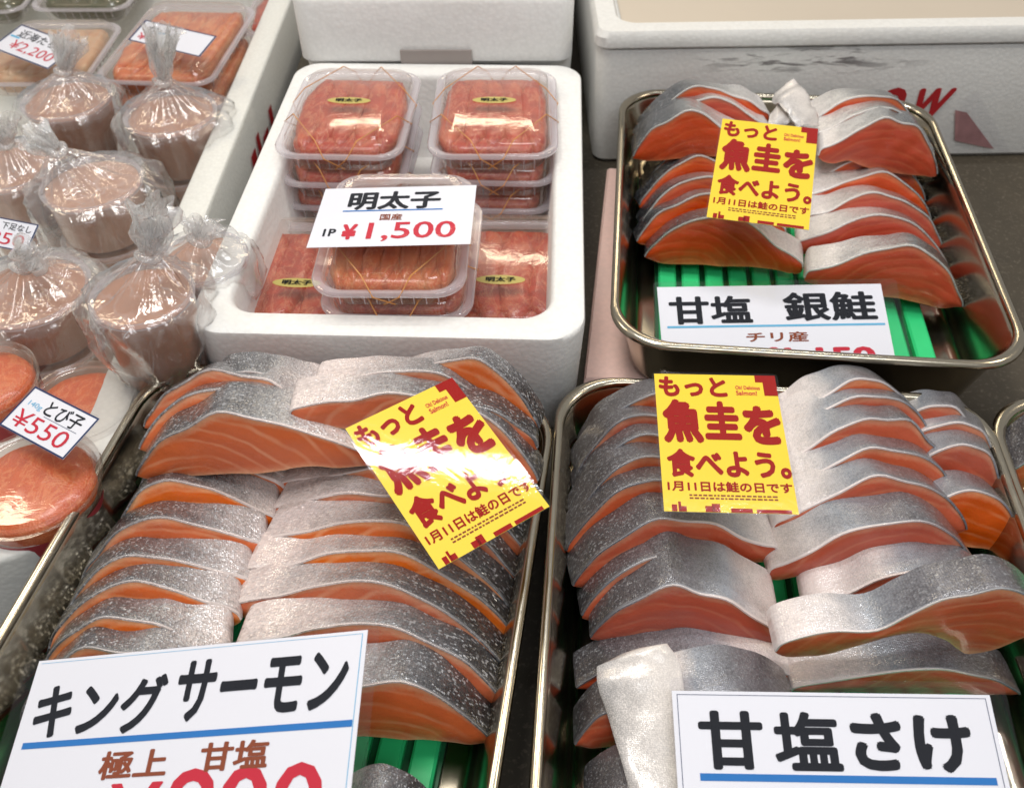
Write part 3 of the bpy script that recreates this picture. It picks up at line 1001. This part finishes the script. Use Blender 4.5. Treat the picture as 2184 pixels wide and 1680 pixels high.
def make_pack(name, w, l, h, loc, rz, label, group, roe=ROE, lobes=5, sticker=True, bands=True, seed=1, sy0=-.002, content='roe', tilt=(0, 0)):
    root = thing(name, loc, label, 'food pack', group, rz)
    root.rotation_euler = (tilt[0], tilt[1], rz)
    hb = h * .62                                                   # flange height
    mb = MB()
    fl = lambda p, k, i: p

    def flute(p, k, i):
        return p
    loft(mb, [(w - .030, l - .030, .014, .0006), (w - .024, l - .024, .016, .003), (w - .017, l - .017, .018, hb - .003), (w - .014, l - .014, .018, hb)], True, False, n=8)
    tub = mb.build('tub', PACK, root, 50)
    mb = MB()                                                      # small flutes pressed in the tub's walls
    k = 9
    for sx in (-1, 1):
        for i in range(k):
            y = -l * .32 + l * .64 * i / (k - 1)
            mb.tube([(sx * (w / 2 - .0113), y, .004), (sx * (w / 2 - .0082), y, hb - .004)], .0006, 5)
            x = -w * .32 + w * .64 * i / (k - 1)
            mb.tube([(x, sx * (l / 2 - .0113), .004), (x, sx * (l / 2 - .0082), hb - .004)], .0006, 5)
    mb.build('flutes', PACK_RIM, tub, 60)
    mb = MB()
    loft(mb, [(w - .016, l - .016, .018, hb - .0016), (w - .001, l - .001, .021, hb - .0016), (w, l, .022, hb - .0006), (w, l, .022, hb + .0012), (w - .002, l - .002, .021, hb + .0022),
              (w - .010, l - .010, .019, hb + .0018), (w - .012, l - .012, .018, hb + .0005)], False, False, n=8)
    mb.build('flange', PACK_RIM, root, 50)
    mb = MB()
    loft(mb, [(w - .012, l - .012, .018, hb + .0012), (w - .017, l - .017, .017, h - .005), (w - .020, l - .020, .016, h - .0035), (w - .030, l - .030, .013, h - .0035), (w - .033, l - .033, .012, h - .0012), (w - .038, l - .038, .010, h - .0006)], False, True, n=8)
    lid = mb.build('lid', PACK, root, 35)
    mb = MB()
    roe_lobes(mb, w - .026, l - .026, .004, h - .0045, lobes, seed)
    mb.build(content, roe, root, 70)
    if sticker:
        s = MB()
        n = 28
        s.cap(s.ring([(.019 * math.cos(2 * math.pi * i / n), sy0 + .0056 * math.sin(2 * math.pi * i / n), h + .0004) for i in range(n)]))
        st = s.build('sticker', GOLD, root, 0)
        letters(st, '明太子', -.0115, .0115, sy0 - .0028, sy0 + .0030, h + .0008, INK, .03)
    if bands:
        e = .0008
        for sx in (-1, 1):
            x0, y0, x1, y1 = w / 2 + e, l / 2 + e, w / 2 - .034, l / 2 - .045
            for sy in ((-1, 1) if sticker else (-1,)):
                mb = MB()
                za, zt = hb + .003, h + .0006
                a = (sx * (w / 2 + e), sy * y1 * .55, hb)
                b = (sx * x1 * .45, sy * (l / 2 + e), hb)
                p1 = (sx * (w / 2 - .010), sy * (y1 * .55 + .006), h - .002)
                p2 = (sx * (x1 * .45 + .008), sy * (l / 2 - .010), h - .002)
                mb.tube([(sx * -.004, sy * (l / 2 - .010), .0045), b, p2, p1, a, (sx * (w / 2 - .010), 0, .0045)], .0005, 5)
                mb.build('rubber_band', BAND, root, 60)
    return root


GM = 'mentaiko packs in the white foam box'
PW, PL, PH = .110, .150, .034
STEP = .0235
for side, px, py, rz, lab in ((-1, 748, 232, -.07, 'left'), (1, 1055, 231, -.03, 'right')):
    for k, (wd, dz) in enumerate((('top', .076), ('middle', .0505), ('bottom', .025))):
        c = P(px, py, dz + .025)
        if k:
            c = c0 + Vector((rnd.uniform(-.003, .005) * -side, rnd.uniform(-.004, .004), 0))
        else:
            c0 = c
        make_pack('roe_pack', PW, PL, .0335, (c.x, c.y, dz), rz + (rnd.uniform(-.04, .04) if k else 0),
                  wd +  ' pack of red roe in the back %s stack, %s' % (lab, ('gold oval sticker on its lid' if k == 0 else 'under the top one' if k == 1 else 'lowest of three')), GM, seed=3 + k + side, sticker=k == 0)
c = P(842, 452, .122)
cm = c
make_pack('roe_pack', .108, .148, .032, (cm.x, cm.y, .0845), -.03, 'small clear pack of pale orange roe lying under the white 1,500 card', GM, roe=ROE_ORANGE, lobes=7, sticker=False, seed=21)
make_pack('roe_pack', .110, .150, .032, (cm.x + .004, cm.y + .004, .060), -.05, 'clear pack of red roe directly below the pack under the white card', GM, sticker=False, seed=22)
for px, lab, rz in ((662, 'left', -.07), (1072, 'right', -.04)):
    d_ = ray(px, 622)
    c = CAM + d_ * (.594 / d_.y)
    make_pack('roe_pack', .124, .150, .046, (c.x, c.y, .0125), rz, 'large low pack of dark red roe in the front %s corner of the white box' % lab, GM, lobes=4, bands=False, sy0=-.026, seed=31 + px % 7)

# ------------------------------------------------------------------ packs in the left box
GL = 'flat packs at the back of the left box'
SLICED = mat_roe('orange_crumb_roe', (.64, .17, .05), (.48, .09, .03), (.85, .5, .25))
BEIGE = mat_paste('beige_cod_paste', (.58, .40, .25), (.52, .25, .13), 60)
c = P(100, 92, .045)
make_pack('cod_roe_pack', .125, .150, .034, (c.x, c.y, .012), -.02, 'pale tan cod roe pack under the 2,200 card', GL, roe=BEIGE, lobes=5, sticker=False, bands=False, seed=41)
c = P(378, 70, .060)
make_pack('cod_roe_pack', .128, .19, .036, (c.x, c.y, .026), -.09, 'orange roe pack under the blue-edged card behind the bags', GL, roe=SLICED, lobes=6, sticker=False, bands=False, seed=42)
make_pack('cod_roe_pack', .130, .19, .034, (c.x + .004, c.y - .008, .001), -.04, 'lower orange pack beneath the one with the blue-edged card', GL, roe=SLICED, lobes=5, sticker=False, bands=False, seed=43)
c = P(-30, -40, .04)
make_pack('seaweed_pack', .13, .15, .034, (c.x, c.y, .010), .02, 'dark green pack in the very top left corner', GL, roe=LEAF, lobes=5, sticker=False, bands=False, seed=44, content='greens')
c = P(195, -50, .05)
make_pack('seaweed_pack', .12, .14, .034, (c.x, c.y, .016), -.03, 'green and cream pack at the top edge behind the tan pack', GL, roe=LEAF, lobes=4, sticker=False, bands=False, seed=45, content='greens')
c = P(580, 5, .02)
make_pack('cod_roe_pack', .06, .15, .034, (c.x, c.y, -.01), -.05, 'narrow dark red pack squeezed against the right rim of the left box', GL, roe=ROE, lobes=2, sticker=False, bands=False, seed=46)


# ------------------------------------------------------------------ bagged cups
def lathe(mb, prof, n=48, c=(0, 0), cap0=True, cap1=False, wob=None):
    prev = None
    for k, (r, z) in enumerate(prof):
        ring = mb.ring([(c[0] + r * math.cos(2 * math.pi * i / n), c[1] + r * math.sin(2 * math.pi * i / n), z) for i in range(n)])
        if prev:
            mb.bridge(prev, ring)
        elif cap0:
            mb.cap(ring, True)
        prev = ring
    if cap1:
        mb.cap(prev)


def bagged_cup(px, py, ztop, r, h, knot, tuft, label, seed, paste=PASTE, n_cups=1, bulge=1.12, lean=(0, 0)):
    c = P(px, py, ztop)
    root = thing('bagged_cup', (c.x, c.y, ztop - h), label, 'bagged cup', 'plastic cups of seafood paste in knotted bags')
    root.rotation_euler = (lean[0], lean[1], 0)
    hc = h / n_cups
    for q in range(n_cups):
        z0 = q * hc
        mb = MB()
        lathe(mb, [(r * .86, z0 + .002), (r * .88, z0 + .004), (r * .965, z0 + hc - .0085), (r * .955, z0 + hc - .006), (r * .5, z0 + hc - .0055)], 40, cap1=True)
        mb.build('paste', paste, root, 50)
        mb = MB()
        lathe(mb, [(r * .89, z0 + .001), (r * .985, z0 + hc - .006)], 40, cap0=False)
        cup = mb.build('cup', PACK, root, 50)
        mb = MB()
        lathe(mb, [(r * .985, z0 + hc - .006), (r * 1.03, z0 + hc - .0055), (r * 1.045, z0 + hc - .002), (r * 1.0, z0 + hc), (r * .95, z0 + hc - .0015), (r * .93, z0 + hc - .003)], 40, cap0=False)
        mb.build('cup_rim', PACK_RIM, cup, 50)
        mb = MB()
        lathe(mb, [(r * .93, z0 + hc - .003), (r * .6, z0 + hc - .0028)], 40, cap0=False, cap1=True)
        mb.build('cup_lid', PACK, cup, 50)
    rg = random.Random(seed)
    ph = [rg.uniform(0, 6.28) for _ in range(12)]
    kp = Vector(knot)                                             # knot relative to the cup's top centre
    tp = Vector(tuft)
    N = 110

    def ringpts(ctr, rad, amp, fold, s, axis=Vector((0, 0, 1))):
        u = axis.cross(Vector((0, 1, 0))).normalized()
        w = axis.cross(u).normalized()
        pts = []
        for i in range(N):
            a = 2 * math.pi * i / N
            f = (.5 * math.sin(3 * a + ph[0] + s) + .6 * math.sin(5 * a + ph[1] - s * 1.5) + .7 * math.sin(9 * a + ph[2] + s * .8) + fold * (.8 * math.sin(11 * a + ph[3] + .5 * s) + .7 * math.sin(17 * a + ph[4]) + .35 * math.sin(26 * a + ph[5])))
            q = noise.noise(Vector((math.cos(a) * 2.2, math.sin(a) * 2.2, s * 1.3 + seed)))
            rr_ = rad * max(.15, 1 + amp * f + amp * 1.5 * q)
            pts.append(ctr + (u * math.cos(a) + w * math.sin(a)) * rr_)
        return pts
    mb = MB()
    rings = []
    top = Vector((0, 0, h))
    K = top + kp
    # body, shoulder to knot
    spec = [(0, .0, r * .86, .03, 0), (.3, h * .25, r * .99, .06, 0), (.8, h * .5, r * bulge, .075, .15), (1.3, h * .75, r * (bulge + .03), .065, .2), (1.8, h * .95, r * (bulge + .02), .035, .2), (2.0, h + .002, r * 1.09, .02, .3)]
    spec2 = []
    for (s0, z0, r0, a0, f0), (s1, z1, r1, a1, f1) in zip(spec, spec[1:]):
        for q in range(4):
            e = q / 4
            spec2.append((s0 + (s1 - s0) * e, z0 + (z1 - z0) * e, r0 + (r1 - r0) * e, a0 + (a1 - a0) * e, f0 + (f1 - f0) * e))
    spec2.append(spec[-1])
    for s, z, rad, am, fo in spec2:
        pts = ringpts(Vector((0, 0, z)), rad, am, fo, s)
        out = []
        for p in pts:                                            # loose creases running slantwise round the bag
            ang = math.atan2(p.y, p.x)
            w1 = noise.noise(Vector((p.x * 55 + seed, p.y * 55, p.z * 40)))
            w2 = 1 - abs(noise.noise(Vector((math.cos(ang) * 3 + z * 26, math.sin(ang) * 3 - z * 14, seed + 4.5)))) * 2.2
            k = min(1, z / .012) * (1.0 if z < h else .4)
            d = Vector((p.x, p.y, 0)).normalized()
            out.append(p + d * (k * (.0022 * w1 + .0034 * w2)))
        rings.append(mb.ring(out))
    m = 8
    for i in range(1, m + 1):
        t = i / m
        zc = h + (kp.z) * t ** 1.5
        ctr = Vector((kp.x * t, kp.y * t, zc))
        rad = r * 1.06 * (1 - t) ** .9 + .0050 * t
        rings.append(mb.ring(ringpts(ctr, rad, .03 + .10 * t, .5 + .8 * t, 2 + t * .8)))
    for a, b in zip(rings, rings[1:]):
        mb.bridge(a, b)
    mb.build('bag', BAG, root, 0 or 80)
    mb = MB()
    rings = []
    ax = (tp - kp).normalized()
    TL = (tp - kp).length
    for i in range(10):
        t = i / 9
        rad = .0046 + .0115 * t ** .7 * (1 - .25 * t * t)
        ctr = K + (tp - kp) * t
        pts = ringpts(ctr, rad, .16 + .12 * t, .18, 3 + 2.2 * t, ax)
        pts = [p + Vector((noise.noise(p * 95 + Vector((seed, 0, 0))), noise.noise(p * 95 + Vector((0, seed, 7))), noise.noise(p * 95 + Vector((3, 0, seed))))) * (.0065 * t) for p in pts]
        if i == 9:
            pts = [p + ax * (.005 * noise.noise(Vector((k * .16, seed, 2)))) for k, p in enumerate(pts)]
        rings.append(mb.ring(pts))
    for a, b in zip(rings, rings[1:]):
        mb.bridge(a, b)
    # a second crumpled layer within the gathered end
    r2 = []
    for i in range(8):
        t = i / 7
        r2.append(mb.ring(ringpts(K + (tp - kp) * t * .85, .002 + .008 * t, .3, 1.2, 5 + 2 * t, ax)))
    for a, b in zip(r2, r2[1:]):
        mb.bridge(a, b)
    mb.build('gathered_end', BAG_TIE, root, 80)
    mb = MB()
    kr = []
    for i in range(20):
        a = 2 * math.pi * i / 20
        kr.append(K + Vector((.0065 * math.cos(a), .0065 * math.sin(a), .0018 * math.sin(2 * a))))
    mb.tube(kr, .0034, 8, True)
    mb.build('knot', BAG_TIE, root, 80)
    return root


bagged_cup(140, 206, .050, .043, .112, (.006, .004, .026), (.020, .012, .058), 'bagged cup behind on the left below the 2,200 card', 2, n_cups=2, bulge=1.2)
bagged_cup(362, 236, .055, .043, .116, (-.001, .006, .028), (.010, .012, .078), 'bagged pair of stacked cups with the tallest bag end, beside the foam rim', 5, n_cups=2, bulge=1.28)
bagged_cup(20, 350, .045, .042, .11, (.004, .0, .022), (.008, .0, .045), 'bagged cup cut by the left edge above the card marked 50', 9, paste=PASTE_PALE, n_cups=2, bulge=1.2)
bagged_cup(194, 385, .055, .043, .108, (-.026, .012, .024), (-.044, .016, .040), 'bagged cup in the middle of the left box, its bag end flopped to the left', 13, paste=PASTE_PALE, n_cups=2, bulge=1.32)
bagged_cup(432, 545, .088, .032, .050, (.002, .0, .016), (.006, .004, .028), 'bagged cup sunk against the right rim of the left box', 17, paste=PASTE_PALE)
bagged_cup(300, 622, .108, .034, .072, (.010, .010, .024), (.022, .016, .058), 'bagged cup in front near the rim, with a bushy upright bag end', 21, bulge=1.2)
bagged_cup(58, 612, .055, .045, .10, (.002, .004, .018), (.016, .004, .030), 'bagged cup in front at the left edge, below the card marked 50', 25, n_cups=2, bulge=1.2)


def round_tub(px, py, ztop, r, h, label, seed):
    c = P(px, py, ztop)
    root = thing('round_tub', (c.x, c.y, ztop - h), label, 'food tub', 'round tubs of flying fish roe')
    mb = MB()
    lathe(mb, [(r * .86, .001), (r * .9, .004), (r * .96, h - .010), (r * .97, h - .006)], 56)
    mb.build('tub', PACK, root, 40)
    mb = MB()
    lathe(mb, [(r * .90, .004), (r * .905, h * .35)], 56, cap0=False)
    for z0, z1, m in ((h * .10, h * .55, mat_plain('red_label_print', (.45, .05, .06), .4, var=.3, scale=140)),):
        b = MB()
        lathe(b, [(r * .925, z0), (r * .955, z1)], 56, cap0=False)
        b.build('label_band', m, root, 40)
    mb = MB()
    rings = []
    prof = [(r * .84, .003), (r * .92, h - .010), (r * .86, h - .006), (r * .6, h - .0035), (r * .3, h - .0025), (r * .05, h - .002)]
    for rad, z in prof:
        rings.append(mb.ring([(rad * math.cos(2 * math.pi * i / 48), rad * math.sin(2 * math.pi * i / 48), z + .0012 * noise.noise(Vector((rad * 60 * math.cos(i * .13), rad * 60 * math.sin(i * .13), seed)))) for i in range(48)]))
    for a, b in zip(rings, rings[1:]):
        mb.bridge(a, b)
    mb.cap(rings[-1]); mb.cap(rings[0], True)
    mb.build('roe', TOBIKO, root, 60)
    mb = MB()
    lathe(mb, [(r * .97, h - .006), (r * 1.03, h - .006), (r * 1.045, h - .003), (r * 1.03, h), (r * .97, h + .0005), (r * .93, h - .002), (r * .90, h - .0025), (r * .87, h + .0008), (r * .4, h + .0012)], 56, cap0=False, cap1=True)
    mb.build('lid', PACK, root, 40)
    return root


round_tub(170, 855, .042, .040, .038, 'round tub of orange roe behind the 550 card', 1)
round_tub(60, 1020, .060, .042, .040, 'round tub of orange roe in front, under the 550 card', 2)
round_tub(-45, 805, .045, .038, .038, 'round tub of orange roe cut by the left edge', 3)
round_tub(215, 935, .005, .036, .030, 'low round tub half hidden between the 550 card and the metal tray', 4)

# ------------------------------------------------------------------ price cards
_, put, bar = card('price_card', [(691, 403), (1046, 391), (1034, 524), (651, 528)], (.134, .134, .121, .121), 'white price card reading 1,500 yen on the stack of roe packs', (.001, .010, .001, .001), PAPER, fit=True)
put('明太子', .18, .78, .08, .40, INK, .035)
bar(.16, .80, .405, .425, INK_BLUE)
put('国産', .41, .55, .48, .585, INK_BROWN, .02)
put('1P', .075, .155, .71, .83, INK, .03)
put('¥', .19, .285, .64, .89, INK_RED, .045)
put('1,500', .35, .90, .62, .93, INK_RED, .012)

_, put, bar = card('price_card', [(1402, 610), (1910, 588), (1950, 800), (1398, 792)], (.058, .058, .030, .030), 'white price card with a red price sunk behind the rim of the raised tray', (.003, .012, .004, .003), PAPER)
put('甘塩', .045, .41, .12, .46, INK, .03)
put('銀鮭', .55, .96, .09, .44, INK, .03)
bar(.03, .985, .475, .50, INK_SKY)
put('チリ産', .37, .64, .56, .68, INK_BROWN, .025)
put('¥1,150', .38, .92, .74, .98, INK_RED, .04)

_, put, bar = card('price_card', [(65, 1418), (800, 1331), (772, 1850), (-95, 1860)], (.096, .096, .058, .058), 'large slanted white price card on the king salmon at the bottom left', (.008, .0065, .0005, .004), PAPER, fit=True)
put('キング', .04, .44, .13, .42, INK, .03)
put('サーモン', .47, .96, .075, .385, INK, .03)
bar(.03, .985, .43, .462, INK_BLUE)
put('極上', .29, .49, .50, .635, INK_BROWN, .03)
put('甘塩', .58, .77, .49, .625, INK_BROWN, .03)
put('¥', .34, .49, .655, .96, INK_RED, .012)
put('900', .51, .93, .605, .96, INK_RED, .012)
for a_, b_, c_2, d_ in ((.012, .988, .016, .018), (.986, .988, .016, .99)):
    bar(a_, b_, c_2, d_, INK_SKY, 'fine_border')

_, put, bar = card('price_card', [(1420, 1440), (2142, 1461), (2240, 1900), (1462, 1900)], (.075, .075, .050, .050), 'large white price card at the bottom right covering the front of the right tray', (.001, .008, .006, .003), PAPER)
put('甘', .075, .275, .11, .435, INK, .03)
put('塩', .305, .51, .11, .435, INK, .03)
put('さけ', .545, .915, .11, .435, INK, .045)
bar(.07, .965, .455, .495, INK_BLUE)
for a_, b_, c_2, d_ in ((.015, .985, .02, .023), (.015, .017, .02, .99), (.983, .985, .02, .99)):
    bar(a_, b_, c_2, d_, INK_NAVY, 'fine_border')
put('¥550', .3, .9, .60, .96, INK_RED, .012)


# small blue-edged cards in the left box
def small_card(corners, zs, label):
    root, put, bar = card('price_card', corners, zs, label, (.0012, .0012, .0012, .0012), PAPER, group='small blue-edged price cards')
    for a_, b_, c_2, d_ in ((.0, 1, .0, .035), (.0, 1, .965, 1), (.0, .02, .035, .965), (.98, 1, .035, .965)):
        bar(a_, b_, c_2, d_, INK_NAVY, 'border')
    return put, bar


put, bar = small_card([(50, 53), (175, 97), (98, 149), (-26, 100)], (.070, .070, .061, .061), 'blue-edged card reading 2,200 yen on the tan pack')
put('近海たらこ', .12, .92, .12, .40, INK, .01)
put('¥2,200', .18, .90, .50, .86, INK_RED, .0)
bar(.04, .2, .40, .46, INK_SKY, 'blue_scribble')
put, bar = small_card([(314, 45), (472, 77), (420, 124), (266, 83)], (.084, .084, .075, .075), 'blue-edged card half hidden by the tallest bag end')
put('か', .12, .27, .16, .46, INK, .02)
put('¥2', .07, .30, .56, .86, INK_RED, .0)
bar(.28, .45, .38, .46, INK_SKY, 'blue_scribble')
put, bar = small_card([(-64, 448), (83, 477), (62, 543), (-90, 512)], (.082, .082, .070, .070), 'blue-edged card cut by the left edge, its price ending in 50')
put('下足なし', .50, .94, .12, .36, INK, .01)
put('¥850', .2, .90, .45, .88, INK_RED, .0)
put, bar = small_card([(83, 836), (238, 904), (114, 971), (-14, 890)], (.081, .084, .077, .073), 'blue-edged card reading 550 yen on the tubs of orange roe')
put('とび子', .34, .88, .10, .44, INK, .015)
put('¥550', .08, .88, .50, .88, INK_RED, .0)
put('140g', .10, .30, .28, .42, INK_SKY, .0)
bar(.40, .90, .455, .465, INK_NAVY)


# yellow salmon cards
def yellow_card(corners, zs, label, lam):
    root, put, bar = card('promotion_card', corners, zs, label, (.0015, .0015, .001, .001), YELLOW, lam, 'promotion card', 'yellow salmon promotion cards')
    put('もっと', .03, .59, .02, .18, INK_DEEP, .045)
    put('魚', .04, .36, .20, .53, INK_DEEP, .055)
    put('圭', .37, .66, .21, .50, INK_DEEP, .045)
    put('を', .68, .985, .24, .53, INK_DEEP, .055)
    put('食べよう。', .05, 1.0, .57, .77, INK_DEEP, .042)
    put('1月11日は鮭の日です', .04, .985, .795, .865, INK_DEEP, .03)
    put('Oh! Delicious', .66, .86, .085, .115, INK_RED, .02)
    put('Salmon!', .66, .83, .125, .16, INK_RED, .02)
    bar(.83, 1.0, .0, .055, INK_DEEP, 'corner_patch')
    bar(.89, 1.0, .055, .16, INK_DEEP, 'corner_patch')
    r = random.Random(3)
    for v in (.885, .905):
        u = .2
        while u < .85:
            d = r.uniform(.015, .04)
            bar(u, u + d, v, v + .010, INK_BROWN, 'fine_print')
            u += d + .01
    for u0, u1, v0 in ((.06, .10, .955), (.12, .17, .965), (.11, .13, .935), (.31, .38, .96), (.36, .42, .945), (.50, .66, .972), (.69, .95, .975)):
        bar(u0, u1, v0, .999, INK_DEEP, 'cut_off_print')
    return root


yellow_card([(746, 913), (979, 789), (1167, 1094), (915, 1220)], (.118, .118, .098, .098), 'yellow card lying tilted on the king salmon with a bright glare across it', LAMINATE_WAVY)
yellow_card([(1383, 796), (1655, 797), (1713, 1103), (1418, 1090)], (.112, .112, .102, .102), 'yellow card set upright at the back of the right tray', LAMINATE)
yellow_card([(1544, 253), (1760, 274), (1718, 493), (1495, 462)], (.135, .135, .110, .110), 'yellow card on the raised tray, smallest in view', LAMINATE)
